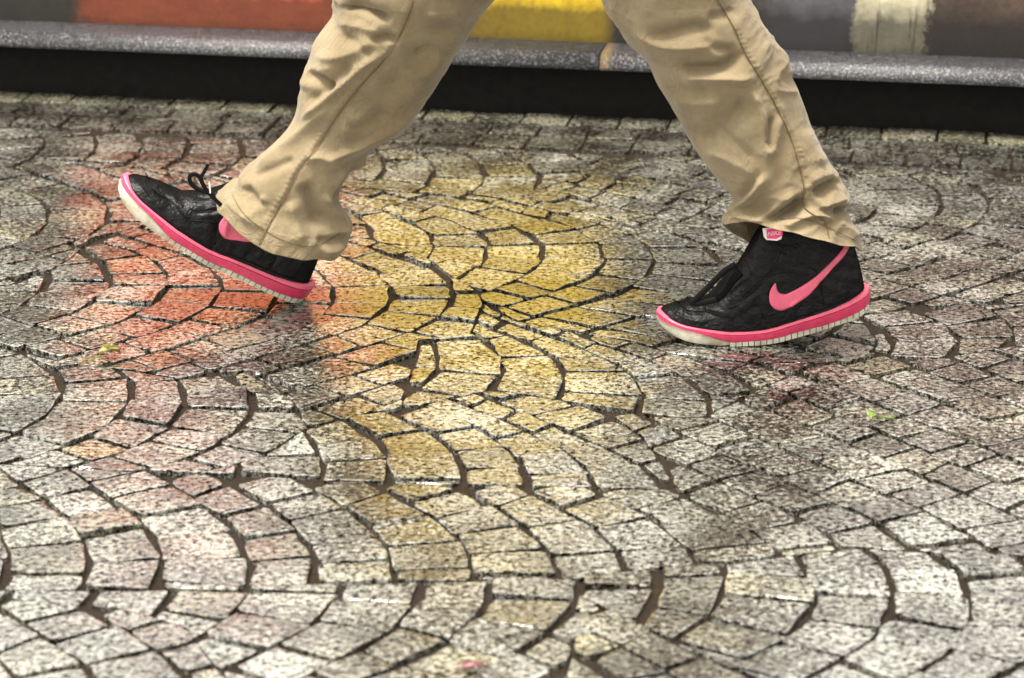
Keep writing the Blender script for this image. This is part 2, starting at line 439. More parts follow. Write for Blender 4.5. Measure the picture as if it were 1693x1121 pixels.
# ------------------------------------------------------------------ low painted wall with granite ledge
def wall_obj(name, prof, u0, u1, mat, parent, seg=1, smooth=False):
    """profile (v, z) swept along the wall from u0 to u1, closed at both ends"""
    n = len(prof); V = []; F = []
    for k in range(seg+1):
        u = lerp(u0, u1, k/seg)
        V += [(u, v, z) for v, z in prof]
    for k in range(seg):
        for i in range(n):
            j = (i+1) % n
            F.append((k*n+i, k*n+j, (k+1)*n+j, (k+1)*n+i))
    F.append(tuple(range(n))); F.append(tuple(range(seg*n+n-1, seg*n-1, -1)))
    me = bpy.data.meshes.new(name); me.from_pydata(V, [], F); me.update(); me.materials.append(mat)
    o = bpy.data.objects.new(name, me); COL.objects.link(o); o.parent = parent
    fix_normals(o)
    if smooth:
        for p in o.data.polygons:
            p.use_smooth = len(p.vertices) == 4
    return o
LZ = 0.129
def mat_mural(edges):
    t = NT('painted_mural')
    tc = t.n('ShaderNodeTexCoord'); ob = tc.outputs['Object']
    sx = t.n('ShaderNodeSeparateXYZ'); t.l(ob, sx.inputs[0]); X, Z = sx.outputs[0], sx.outputs[2]
    n1 = t.noise(22, 5, 0.7, ob); n2 = t.noise(90, 4, 0.7, ob); n3 = t.noise(6, 3, 0.5, ob)
    strk = t.noise(1, 4, 0.6, t.scaled((90, 1, 9), ob))
    def wob(amt, n): return t.math('MULTIPLY', t.math('SUBTRACT', n, 0.5), amt)
    def edge(at, amt=.05, soft=.012, n=None):
        x = t.math('ADD', X, wob(amt, n or n1)); x = t.math('ADD', x, wob(amt*.5, n2))
        mr = t.n('ShaderNodeMapRange'); mr.inputs[1].default_value = at-soft; mr.inputs[2].default_value = at+soft
        t.l(x, mr.inputs[0]); return mr.outputs[0]
    def tint(c, v=.35):
        a = tuple(q*(1-v) for q in c); b = tuple(min(1, q*(1+v)) for q in c)
        return t.mix(t.ramp(t.math('ADD', t.math('MULTIPLY', n1, .55), t.math('MULTIPLY', n2, .45)), [(.36, 0.0), (.64, 1.0)]), a, b)
    e1, e2, e3, e4, e5 = edges
    greygreen = tint((.07, .065, .045), .45); orange = tint((.86, .16, .045), .25); yellow = tint((.95, .58, .012), .22)
    ygreen = tint((.70, .46, .05), .25); dark = tint((.06, .05, .042), .5); beige = tint((.50, .46, .32), .25); brown = tint((.055, .034, .025), .45)
    maroon = tint((.19, .10, .088), .3)
    c = greygreen
    c = t.mix(edge(e1, .06, .02), c, orange)
    c = t.mix(edge(e2, .05, .02), c, yellow)
    # thinner, greener yellow paint towards the left of the yellow field
    yb = t.math('MULTIPLY', edge(e2+.26, .05, .03), -1.0); yb = t.math('ADD', yb, 1.0)
    yb = t.math('MULTIPLY', t.math('MULTIPLY', yb, edge(e2, .05, .02)), t.ramp(n3, [(.4, .3), (.6, .9)]))
    c = t.mix(yb, c, ygreen)
    c = t.mix(edge(e3, .035, .012), c, dark)
    bl = t.math('MULTIPLY', t.math('MULTIPLY', edge(e3+.12, .3, .05), t.ramp(n3, [(.5, 0.0), (.62, .5)])), 1.0)
    c = t.mix(bl, c, (.13, .13, .17))
    patch = t.math('MULTIPLY', edge(e4, .05, .006), t.math('SUBTRACT', 1.0, edge(e5, .09, .006)))
    patch = t.math('MULTIPLY', patch, t.ramp(strk, [(.34, .15), (.46, 1.0)]))
    c2 = t.mix(edge(e5-.05, .05, .02), c, brown)
    c = t.mix(patch, c2, beige)
    # dull red field higher up at the right
    zr = t.n('ShaderNodeMapRange'); zr.inputs[1].default_value = .24; zr.inputs[2].default_value = .265
    t.l(t.math('ADD', Z, wob(.03, n1)), zr.inputs[0])
    c = t.mix(t.math('MULTIPLY', zr.outputs[0], edge(e4-.02, .04, .02)), c, maroon)
    grime = t.n('ShaderNodeMapRange'); grime.inputs[1].default_value = .122; grime.inputs[2].default_value = .145
    t.l(t.math('ADD', Z, wob(.02, n2)), grime.inputs[0])
    c = t.mix(grime.outputs[0], t.mix(.45, c, (.07, .055, .04)), c)
    reflect_boost = t.n('ShaderNodeMapRange'); reflect_boost.inputs[1].default_value = .185; reflect_boost.inputs[2].default_value = .235  # colour brightened above the foot to strengthen its reflection on the setts
    t.l(t.math('ADD', Z, wob(.05, n1)), reflect_boost.inputs[0])
    c = t.mix(reflect_boost.outputs[0], t.mix(1.0, c, (.17, .17, .17), 'MULTIPLY'), c)
    weave = t.noise(1, 2, .5, t.scaled((260, 1, 700), ob))
    t.set(Base_Color=c, Roughness=.6, Normal=t.bump(t.math('ADD', n2, weave), .25, .002))
    return t.m
def mat_ledge(us=None):
    t = NT('dark_flamed_granite')
    a = t.noise(260, 3, .75); b = t.noise(90, 3, .6)
    c = t.ramp(a, [(.42, (.006, .005, .005)), (.53, (.016, .015, .016)), (.64, (.18, .18, .205))])
    if us is not None:
        tc = t.n('ShaderNodeTexCoord'); sx = t.n('ShaderNodeSeparateXYZ'); t.l(tc.outputs['Object'], sx.inputs[0])
        dd = t.math('ABSOLUTE', t.math('SUBTRACT', t.math('ADD', sx.outputs[0], t.math('MULTIPLY', b, .012)), us+.016))
        c = t.mix(t.ramp(dd, [(.0, .5), (.014, 0.0)]), c, (.20, .13, .045))
    h = t.math('ADD', a, t.math('MULTIPLY', b, 1.0))
    t.set(Base_Color=c, Roughness=.45, Normal=t.bump(h, .5, .003), IOR=1.5)
    return t.m
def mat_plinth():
    t = NT('shade_black_plinth')  # shade of the recess under the ledge, put into a near-black colour
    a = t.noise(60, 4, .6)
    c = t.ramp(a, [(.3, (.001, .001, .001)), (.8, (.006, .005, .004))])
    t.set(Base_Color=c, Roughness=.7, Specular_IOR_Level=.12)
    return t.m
wall = empty('painted_wall', (WO.x, WO.y, 0)); wall.rotation_euler = (0, 0, WYAW)
tag(wall, 'low wall painted orange, yellow and grey above a dark granite ledge', 'wall')
e = [wall_u(135, 30, .1, .15)[0], wall_u(572, 40, .1, .15)[0], wall_u(1006, 50, .1, .15)[0], wall_u(1413, 60, .1, .15)[0], wall_u(1532, 60, .1, .15)[0]]
face = wall_obj('painted_face', [(.10, LZ-.01), (.10, .765), (.38, .765), (.38, LZ-.01)], -2.6, 2.6, mat_mural(e), wall)
cop = wall_obj('coping', [(.09, .767), (.09, .787), (.39, .787), (.39, .767)], -2.62, 2.62, mat_ledge(), wall)
useam = wall_u(990, 110, .0, .1)[0]
M_LEDGE = mat_ledge(useam)
LB = .1015
prof = [(.097, LB), (.097, LZ)]
for k in range(9):
    a = pi/2 + k*(pi*.5)/8
    prof.append((.028 + .028*cos(a), LZ-.002-.028 + .028*sin(a)))
prof += [(.012, LB)]
cuts_u = [useam + 1.22*k for k in range(-2, 4)]
for a, b in zip(cuts_u, cuts_u[1:]):
    a2, b2 = max(a, -2.6), min(b, 2.6)
    if b2-a2 < .1: continue
    wall_obj('ledge_slab', prof, a2+.0015, b2-.0015, M_LEDGE, wall, seg=1, smooth=True)
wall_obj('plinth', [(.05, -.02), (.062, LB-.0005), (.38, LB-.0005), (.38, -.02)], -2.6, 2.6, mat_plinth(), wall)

# ------------------------------------------------------------------ person: trousers and shoes
def mat_fabric():
    t = NT('khaki_cotton_twill')
    a = t.noise(14, 4, .6); b = t.noise(150, 4, .7)
    c = t.ramp(a, [(.3, (.152, .116, .066)), (.7, (.238, .190, .117))])
    c = t.mix(t.ramp(b, [(.35, 0.0), (.75, .35)]), c, (.14, .095, .048))
    w = t.n('ShaderNodeTexWave', Scale=520.0, Distortion=1.0, bands_direction='DIAGONAL'); t.l(t.pos, w.inputs['Vector'])
    w2 = t.noise(900, 2, .6)
    cr = t.noise(1, 4, .6, t.scaled((70, 70, 55)), dist=.6)
    rdg = t.noise(1, 3, .5, t.scaled((26, 26, 19)), dist=1.1)
    rdg = t.math('ABSOLUTE', t.math('SUBTRACT', rdg, .5))
    crease = t.ramp(rdg, [(0.0, 1.0), (.055, 0.0)])
    n = t.bump(t.math('MULTIPLY', crease, t.ramp(t.noise(5, 2), [(.42, 0.0), (.62, 1.0)])), .5, .0022)
    n = t.bump(cr, .45, .003, n); n = t.bump(t.noise(1, 3, .6, t.scaled((170, 170, 120)), dist=.8), .3, .0016, n); n = t.bump(t.math('ADD', w.outputs['Fac'], w2), .25, .0006, n)
    t.set(Base_Color=c, Roughness=.85, Normal=n, Specular_IOR_Level=.2, Sheen_Weight=.15, Sheen_Roughness=.5)
    return t.m
def plain(name, col, rough=.6, spec=.5, bump=None, var=.15, vs=60):
    t = NT(name); a = t.noise(vs, 4, .6)
    lo = tuple(c*(1-var) for c in col); hi = tuple(min(1, c*(1+var)) for c in col)
    t.set(Base_Color=t.ramp(a, [(.3, lo), (.7, hi)]), Roughness=rough, Specular_IOR_Level=spec)
    if bump: t.set(Normal=t.bump(t.noise(bump[0], 4, .6), bump[1], bump[2]))
    return t.m
M_FAB = mat_fabric()
M_THREAD = plain('seam_thread', (.10, .068, .034), .9, .2)

def seg_dist(p, path):
    """distance from p to a polyline, fraction along it and signed side"""
    best = 1e9; bt = 0; bs = 1; acc = 0; L = path[-1][2]
    for (x0, y0, l0), (x1, y1, l1) in zip(path, path[1:]):
        dx, dy = x1-x0, y1-y0; q = dx*dx+dy*dy
        t = max(0, min(1, ((p[0]-x0)*dx+(p[1]-y0)*dy)/q))
        ex, ey = p[0]-x0-dx*t, p[1]-y0-dy*t; d = ex*ex+ey*ey
        if d < best:
            best = d; bt = (l0+(l1-l0)*t)/L; bs = 1 if dx*ey-dy*ex > 0 else -1
    return sqrt(best), bt, bs
def make_path(pts, n=None):
    pts = spline(pts, n or (len(pts)-1)*5+1); out = []; l = 0
    for i, p in enumerate(pts):
        if i: l += sqrt((p[0]-pts[i-1][0])**2+(p[1]-pts[i-1][1])**2)
        out.append((p[0], p[1], max(l, 1e-6*i)))
    return out
class Strokes:
    """creases as soft ridges (+) and valleys (-): (points, height mm, half-width px, sharpness of one side)"""
    def __init__(self, items, gain=1.0):
        self.s = []
        for it in items:
            pts, amp, w = it[:3]; asym = it[3] if len(it) > 3 else 0
            path = make_path(pts); xs = [p[0] for p in path]; ys = [p[1] for p in path]; mg = w*2.6
            self.s.append((path, amp*gain*.001, w, asym, min(xs)-mg, max(xs)+mg, min(ys)-mg, max(ys)+mg))
    def at(self, x, y):
        h = 0
        for path, amp, w, asym, x0, x1, y0, y1 in self.s:
            if x < x0 or x > x1 or y < y0 or y > y1: continue
            d, t, side = seg_dist((x, y), path)
            ww = w*(1-.55*asym) if side*asym > 0 and asym else w*(1+.3*abs(asym))
            if asym < 0: ww = w*(1-.55*abs(asym)) if side < 0 else w*(1+.3*abs(asym))
            taper = min(1, t/.22, (1-t)/.22); taper = taper*taper*(3-2*taper)
            h += amp*taper*(exp(-(d/ww)**2) if amp < 0 else .35*exp(-(d/ww)**2) + .65*exp(-(d/(ww*.8))**1.25))
        return h

class Leg:
    def __init__(self, pairs, depth_y, top, hem_tilt, strokes, seam, seed, kdepth=.86, seam_side=-1):
        """pairs: left/right outline points of the leg from the knee down; top: world stations above"""
        NV, NU = 190, 168
        ls = spline([a for a, b in pairs], NV); rs = spline([b for a, b in pairs], NV)
        st = Strokes(strokes, 2.3); self.seam = make_path(seam); sp = self.seam; slen = sp[-1][2]
        rows = []
        def Yc(v): return lerp(depth_y[0], depth_y[1], v)
        stations = []
        for k in range(NV):
            v = k/(NV-1); Y = Yc(v)
            lx, lz = upright(*ls[k], Y); rx, rz = upright(*rs[k], Y)
            c = Vector(((lx+rx)/2, Y, (lz+rz)/2)); a = Vector(((rx-lx)/2, 0, (rz-lz)/2))
            tl = hem_tilt*max(0, (v-.55)/.45)**2
            stations.append((c, a, a.length*kdepth, tl, v))
        # carry the leg on up to the hips
        c0, a0, b0, _, _ = stations[0]
        up = []
        keys = [(c0, a0, b0)] + [(Vector(c), Vector((ax, 0, 0.0)), b) for c, ax, b in top]
        for i in range(len(keys)-1):
            for j in range(12):
                t = j/12
                up.append((keys[i][0].lerp(keys[i+1][0], t), keys[i][1].lerp(keys[i+1][1], t), lerp(keys[i][2], keys[i+1][2], t), 0, None))
        up.append((*keys[-1], 0, None))
        allst = list(reversed(up[1:])) + stations
        self.n_up = len(up)-1
        V = []; self.grid = []
        for (c, a, b, tl, v) in allst:
            for u in range(NU):
                th = 2*pi*u/NU
                ct, sn = cos(th), sin(th)
                p = c + a*ct + Vector((0, b*sn, tl*sn*(2.0 if tl < 0 and sn > 0 and ct < .2 else 1.0)))
                nr = a.normalized()*ct*b + Vector((0, a.length*sn, 0)); nr.normalize()
                q = Vector((p.x*9, p.y*9, p.z*6+seed))
                h = (noise.noise(q)*.004 + noise.noise(q*2.7)*.0028)
                q2 = Vector((p.x*34, p.y*34, p.z*20+seed)); h += noise.noise(q2)*.0008
                wv = noise.noise_vector(Vector((p.x*7+seed, p.y*7, p.z*7)))*.55
                rd = Vector(((p.x*.8+p.z*.6)*13, p.y*12, (p.z*.8-p.x*.6)*26+seed)) + wv*1.3
                g1 = 1-abs(noise.noise(rd)); g2 = 1-abs(noise.noise(rd*2.1+Vector((5, 1, 2))))
                msk = max(0, min(1, .55+1.6*noise.noise(Vector((p.x*6, p.y*6+seed, p.z*6)))))
                h += (.0042*g1**5 + .0018*g2**6)*msk
                if v is not None:
                    px, py = project(*p)
                    fade = min(1, v/.04+.5)
                    # thumb-width tension folds round the calf, run across the leg
                    h += st.at(px, py)*fade
                    if sn < .35:
                        d, t, side = seg_dist((px, py), sp)
                        if d < 16:
                            s = side*seam_side
                            h += .0013*exp(-((d)/2.2)**2)*-1.2
                            if s > 0:
                                puck = .5+.5*sin(t*slen/8.6*2*pi + noise.noise(Vector((t*40, seed, 0)))*2.5)
                                h += (.0016*exp(-((d-6)/4.5)**2))*(.45+.75*puck)
                    # hem: a doubled, slightly raised band
                    if v > .905: h += .0012*min(1, (v-.905)/.01)
                if v is not None and v > .9:
                    p = p + Vector((0, 0, (v-.9)*.09*noise.noise(Vector((cos(th)*2.2, sin(th)*2.2, seed)))))
                V.append(p + nr*h)
        self.V = V; self.NU = NU; self.NR = len(allst)
        F = []
        for k in range(self.NR-1):
            for u in range(NU):
                w = (u+1) % NU
                F.append((k*NU+u, k*NU+w, (k+1)*NU+w, (k+1)*NU+u))
        # inside of the cuff
        base = len(V); cb, ab, bb, tl, v = allst[-1]
        inner_rows = 14
        for r_ in range(inner_rows):
            k = self.NR-1-r_*3
            cc = sum((V[k*NU+u] for u in range(NU)), Vector())/NU
            for u in range(NU):
                p = V[k*NU+u]; dd = (cc-p); V.append(p + dd.normalized()*(.0022 if r_ else .0012))
        for r_ in range(inner_rows-1):
            for u in range(NU):
                w = (u+1) % NU
                F.append((base+r_*NU+u, base+r_*NU+w, base+(r_+1)*NU+w, base+(r_+1)*NU+u))
        for u in range(NU):
            w = (u+1) % NU
            F.append(((self.NR-1)*NU+u, (self.NR-1)*NU+w, base+w, base+u))
        self.F = F
        # picture position of the near half, to lay seams on the cloth
        self.near = []
        for k in range(self.n_up, self.NR):
            for u in range(NU):
                if sin(2*pi*u/NU) < .3:
                    i = k*NU+u; self.near.append((*project(*V[i]), i))
    def on_cloth(self, path, lift=.0006, step=3.0):
        pts = []; L = path[-1][2]; n = max(4, int(L/step))
        cells = {}
        for x, y, i in self.near: cells.setdefault((int(x//12), int(y//12)), []).append((x, y, i))
        for k in range(n+1):
            l = L*k/n
            for a, b in zip(path, path[1:]):
                if l <= b[2] or b is path[-1]:
                    t = (l-a[2])/max(1e-9, b[2]-a[2]); x, y = lerp(a[0], b[0], t), lerp(a[1], b[1], t); break
            cand = []
            for ix in (-1, 0, 1):
                for iy in (-1, 0, 1): cand += cells.get((int(x//12)+ix, int(y//12)+iy), [])
            if not cand: continue
            cand.sort(key=lambda c: (c[0]-x)**2+(c[1]-y)**2)
            best = min(cand[:4], key=lambda c: self.V[c[2]].y)
            # exact picture point at that depth
            Y = best and self.V[best[2]].y
            wx, wz = upright(x, y, Y)
            pts.append(Vector((wx, Y, wz)))
        for _ in range(2):
            pts = [pts[0]] + [(a+b*2+c)/4 for a, b, c in zip(pts, pts[1:], pts[2:])] + [pts[-1]]
        d = Vector((0, -1, .3)).normalized()*lift
        return [p+d for p in pts]
def tube(pts, rad, sides=6, flat=1.0):
    V = []; F = []; n = len(pts)
    for i, p in enumerate(pts):
        t = (pts[min(i+1, n-1)] - pts[max(i-1, 0)]).normalized()
        a = t.cross(Vector((0, -1, .2))); a = a.normalized() if a.length > 1e-6 else Vector((1, 0, 0)); b = a.cross(t)
        rr = rad if isinstance(rad, (int, float)) else rad[i]
        for s in range(sides):
            an = 2*pi*s/sides; V.append(p + a*(rr*cos(an)) + b*(rr*flat*sin(an)))
    for i in range(n-1):
        for s in range(sides):
            w = (s+1) % sides
            F.append((i*sides+s, i*sides+w, (i+1)*sides+w, (i+1)*sides+s))
    F.append(tuple(range(sides))); F.append(tuple((n-1)*sides+s for s in reversed(range(sides))))
    return V, F

YL, YR = ground(487, 511)[1], ground(1222, 573)[1]                                   # distances of the two feet
L_pairs = [((553, -6), (824, -6)), ((552, 28), (795, 28)), ((526, 66), (768, 68)), ((509, 108), (741, 110)), ((497, 150), (714, 152)), ((489, 190), (676, 202)),
           ((462, 233), (634, 242)), ((428, 262), (600, 286)), ((402, 288), (576, 322)), ((396, 304), (567, 348)), ((379, 314), (580, 374)), ((362, 326), (574, 398))]
L_seam = [(685, -4), (668, 45), (636, 99), (603, 135), (562, 185), (525, 242), (492, 283), (475, 320), (455, 353), (428, 404)]
L_str = [
 ([(560, 12), (600, 14), (650, 36)], -7, 9, .5), ([(556, 34), (600, 44), (640, 56)], 4, 14),
 ([(520, 95), (570, 92), (625, 62)], 5, 14), ([(612, 66), (640, 62), (660, 70)], -5, 8, .5),
 ([(508, 122), (530, 130), (552, 152)], -7, 9, -.5), ([(498, 150), (530, 118), (560, 110)], 3, 14),
 ([(494, 206), (545, 160), (600, 112), (640, 84)], 6, 11, .6), ([(505, 178), (540, 150), (590, 106)], -4, 10),
 ([(420, 280), (470, 240), (520, 200), (560, 165)], 4, 11), ([(408, 296), (450, 280), (490, 262)], -3, 8),
 ([(720, 60), (690, 110), (650, 150), (600, 210)], -9, 30), ([(760, 40), (735, 80), (715, 130)], 5, 16),
 ([(745, 90), (715, 78), (690, 92)], -4, 8), ([(700, 20), (730, 30), (770, 20)], 3, 12),
 ([(690, 180), (650, 215), (590, 245), (530, 268)], 5, 9, .5), ([(670, 225), (620, 258), (575, 275), (540, 300)], -5, 11),
 ([(640, 165), (600, 190), (560, 230)], 3, 14),
 ([(610, 270), (585, 300), (560, 330), (535, 345)], -9, 11), ([(500, 300), (520, 345), (530, 380)], -7, 12), ([(478, 330), (492, 370), (500, 405)], 5, 12),
 ([(535, 318), (552, 345), (565, 375), (570, 392)], 7, 10), ([(440, 320), (425, 350), (400, 360)], 3, 9), ([(500, 262), (540, 262), (580, 290)], 4, 10),
 ([(405, 306), (425, 330), (440, 345)], -4, 7), ([(380, 322), (400, 350), (440, 378)], 3, 10), ([(520, 395), (545, 400), (575, 388)], -4, 8), ([(530, 418), (550, 412), (570, 402)], 3, 7),
 ([(660, 120), (700, 130), (725, 115)], 3, 9), ([(560, 60), (590, 72), (620, 95)], -2.5, 9), ([(570, 210), (610, 205), (650, 185)], -2.5, 8),
]
leg_l = Leg(L_pairs, (3.955, YL), [((-.03, 3.955, .66), .115, .11), ((.045, 3.95, .86), .125, .115), ((.05, 3.93, 1.02), .135, .12)], .028, L_str, L_seam, 3.1, seam_side=1)
R_pairs = [((990, -6), (1235, -6)), ((1014, 38), (1259, 35)), ((1042, 71), (1280, 70)), ((1068, 98), (1294, 98)), ((1086, 133), (1309, 131)), ((1110, 173), (1326, 170)),
           ((1136, 218), (1346, 220)), ((1160, 256), (1365, 256)), ((1194, 302), (1393, 300)), ((1216, 328), (1402, 326)), ((1213, 342), (1399, 345)), ((1198, 355), (1410, 372)), ((1197, 366), (1426, 412))]
R_seam = [(1183, -4), (1212, 43), (1231, 86), (1255, 126), (1286, 181), (1310, 235), (1325, 290), (1329, 314), (1326, 336), (1341, 353), (1363, 365), (1370, 392)]
R_str = [
 ([(1060, 60), (1100, 58), (1150, 48), (1190, 55)], -4, 11), ([(1040, 50), (1090, 76), (1140, 80), (1200, 70)], 4, 13),
 ([(1110, 108), (1150, 116), (1200, 112), (1236, 84)], -7, 11, .5), ([(1120, 130), (1170, 128), (1225, 130), (1250, 122)], 6, 12, -.4),
 ([(1160, 60), (1185, 80), (1225, 84)], -3, 8), ([(1170, 30), (1200, 26), (1215, 10)], -3, 9),
 ([(1150, 236), (1190, 212), (1230, 178), (1245, 160)], -6, 17), ([(1110, 165), (1150, 172), (1200, 165)], 3, 15),
 ([(1236, 140), (1256, 180), (1266, 225), (1270, 278)], 4.5, 6, .4), ([(1292, 190), (1284, 220), (1274, 262)], 3.5, 7), ([(1277, 190), (1272, 225), (1270, 250)], -3.5, 6),
 ([(1165, 250), (1200, 262), (1240, 285), (1262, 290)], 3, 9), ([(1180, 215), (1220, 240), (1255, 270)], -2.5, 7),
 ([(1202, 354), (1232, 338), (1254, 310), (1266, 284)], 6.5, 9, .4), ([(1222, 332), (1246, 300), (1258, 280)], -3, 7),
 ([(1262, 372), (1285, 360), (1310, 343), (1330, 324)], -8, 9), ([(1290, 374), (1318, 358), (1345, 350), (1375, 360)], 6.5, 8, -.4),
 ([(1240, 372), (1275, 350), (1300, 328), (1318, 310)], 5, 9),
 ([(1342, 324), (1365, 312), (1394, 300)], -8, 8, .4), ([(1345, 338), (1372, 332), (1398, 324)], 5, 8), ([(1372, 346), (1385, 348), (1402, 344)], -7, 6), ([(1375, 362), (1395, 372), (1415, 392)], 3, 9),
 ([(1330, 210), (1338, 240), (1355, 275)], 2.5, 9), ([(1300, 60), (1290, 90), (1310, 130)], 2, 9), ([(1210, 360), (1225, 372), (1240, 376)], -3, 6),
 ([(1335, 300), (1352, 290), (1380, 284)], 3.5, 9), ([(1095, 140), (1130, 150), (1180, 150)], -2.2, 9),
]
leg_r = Leg(R_pairs, (3.80, YR), [((.16, 3.81, .66), .115, .11), ((.06, 3.82, .86), .125, .115), ((.05, 3.86, 1.02), .135, .12)], -.026, R_str, R_seam, 8.7, seam_side=-1)

hx, hz = upright(900, 500, 3.9)
person = empty('person', (.05, 3.9, 0))
tag(person, 'walking person in khaki trousers and black high-top trainers, mid-stride to the left', 'person')
b0 = len(leg_l.V)
trousers = mesh_obj('trousers', [tuple(v) for v in leg_l.V + leg_r.V], leg_l.F + [tuple(i+b0 for i in f) for f in leg_r.F], M_FAB, person, smooth=True)
fix_normals(trousers)
for leg, hem in ((leg_l, [(384, 322), (402, 352), (432, 377), (470, 398), (508, 408), (540, 399), (562, 386)]), (leg_r, [(1290, 362), (1315, 360), (1345, 366), (1370, 376), (1395, 388), (1414, 398)])):
    Vh, Fh = tube(leg.on_cloth(make_path(hem)), .00045, 5); mesh_obj('hem_stitching', [tuple(v) for v in Vh], Fh, M_THREAD, trousers, True)
    V, F = tube(leg.on_cloth(leg.seam, .0011), .0008, 5); mesh_obj('side_seam', [tuple(v) for v in V], F, M_THREAD, trousers, True)

# ---- shoes: side outline measured once, set at two poses
SC = 4.031
def shoe_px(cx, cy): return 1060 + cx/SC, 350 + cy/SC
X0, X1 = 112.0, 1550.0
sole_bot = [(112, 775), (125, 800), (180, 836), (300, 874), (450, 890), (650, 893), (880, 884), (1000, 860), (1200, 806), (1350, 760), (1500, 708), (1550, 672)]
pink_top = [(112, 722), (125, 713), (250, 762), (400, 785), (600, 800), (850, 790), (1000, 750), (1200, 690), (1400, 618), (1550, 548)]
pink_bot = [(112, 748), (150, 764), (250, 787), (400, 817), (500, 844), (590, 866), (700, 864), (900, 850), (1050, 812), (1250, 764), (1400, 712), (1550, 652)]
up_top = [(138, 716), (146, 700), (165, 676), (200, 650), (260, 625), (330, 612), (420, 598), (475, 562), (535, 500), (600, 425), (660, 352), (710, 285), (750, 215), (790, 145), (840, 80), (1000, 40), (1200, 40), (1340, 80), (1410, 170), (1450, 260), (1476, 350), (1496, 430), (1508, 500), (1518, 556)]
half_w = [(0, 0), (.012, .016), (.03, .024), (.07, .034), (.13, .042), (.22, .0475), (.33, .050), (.45, .047), (.6, .040), (.75, .0375), (.87, .036), (.94, .031), (.975, .023), (.992, .013), (1, 0)]
up_w = [(0, 0), (.015, .016), (.04, .027), (.09, .036), (.16, .042), (.25, .0455), (.33, .047), (.45, .0445), (.6, .0385), (.75, .0365), (.87, .034), (.94, .028), (.98, .019), (1, .004)]

def cloth_black(t, c, n, rough, gloss):
    d = t.n('ShaderNodeBsdfDiffuse'); g = t.n('ShaderNodeBsdfGlossy', Roughness=rough); m = t.n('ShaderNodeMixShader', Fac=gloss)
    if isinstance(c, tuple): d.inputs['Color'].default_value = (*c, 1)
    else: t.l(c, d.inputs['Color'])
    g.inputs['Color'].default_value = (.9, .9, .92, 1)
    if n: t.l(n, d.inputs['Normal']); t.l(n, g.inputs['Normal'])
    t.l(d.outputs[0], m.inputs[1]); t.l(g.outputs[0], m.inputs[2])
    out = [x for x in t.t.nodes if x.type == 'OUTPUT_MATERIAL'][0]; t.l(m.outputs[0], out.inputs['Surface'])
    return t.m
def mat_nylon():
    t = NT('black_quilted_nylon')
    a = t.noise(1, 4, .6, t.scaled((45, 45, 45)), dist=.8); f = t.noise(600, 2, .6)
    c = t.ramp(a, [(.3, (.0012, .0012, .0013)), (.7, (.004, .0038, .004))])
    n = t.bump(a, .55, .009); n = t.bump(t.noise(1, 3, .6, t.scaled((120, 120, 160)), dist=.5), .35, .003, n); n = t.bump(f, .2, .0006, n)
    return cloth_black(t, c, n, .36, .016)
def mat_pink(name, col):
    t = NT(name); a = t.noise(55, 5, .65); d = t.noise(210, 4, .7)
    c = t.ramp(a, [(.3, tuple(q*.75 for q in col)), (.7, col)])
    c = t.mix(t.ramp(d, [(.52, 0.0), (.74, .6)]), c, (.42, .10, .15))
    t.set(Base_Color=c, Roughness=.42, Normal=t.bump(d, .15, .001), Specular_IOR_Level=.5)
    return t.m
def mat_white_rubber():
    t = NT('scuffed_white_rubber'); a = t.noise(40, 5, .65); d = t.noise(230, 4, .7)
    c = t.ramp(a, [(.35, (.28, .255, .185)), (.6, (.46, .43, .36))])
    c = t.mix(t.ramp(d, [(.55, 0.0), (.72, .7)]), c, (.25, .20, .13))
    t.set(Base_Color=c, Roughness=.55, Normal=t.bump(d, .2, .001))
    return t.m
M_NYL = mat_nylon(); M_PINK = mat_pink('pink_foam_rubber', (.50, .022, .085)); M_PINK2 = mat_pink('pink_leather', (.70, .11, .195)); M_WHITE = mat_white_rubber()
_l = NT('black_lace'); M_LACE = cloth_black(_l, (.004, .004, .004), _l.bump(_l.noise(700, 3), .4, .0008), .5, .008); M_DARK = plain('groove_shade_rubber', (.02, .016, .014), .8)  # groove rubber: shade between the tread blocks painted as dark colour
M_LABEL = plain('white_woven_label', (.75, .68, .66), .7); M_PINKPRINT = plain('pink_print', (.75, .04, .2), .6)
M_STEEL = plain('lace_tip', (.7, .7, .68), .3)
up_top = [(x, y + 58*interp(up_w, (x-138)/1380)/.047 if x < 700 else y + 40) for x, y in up_top]
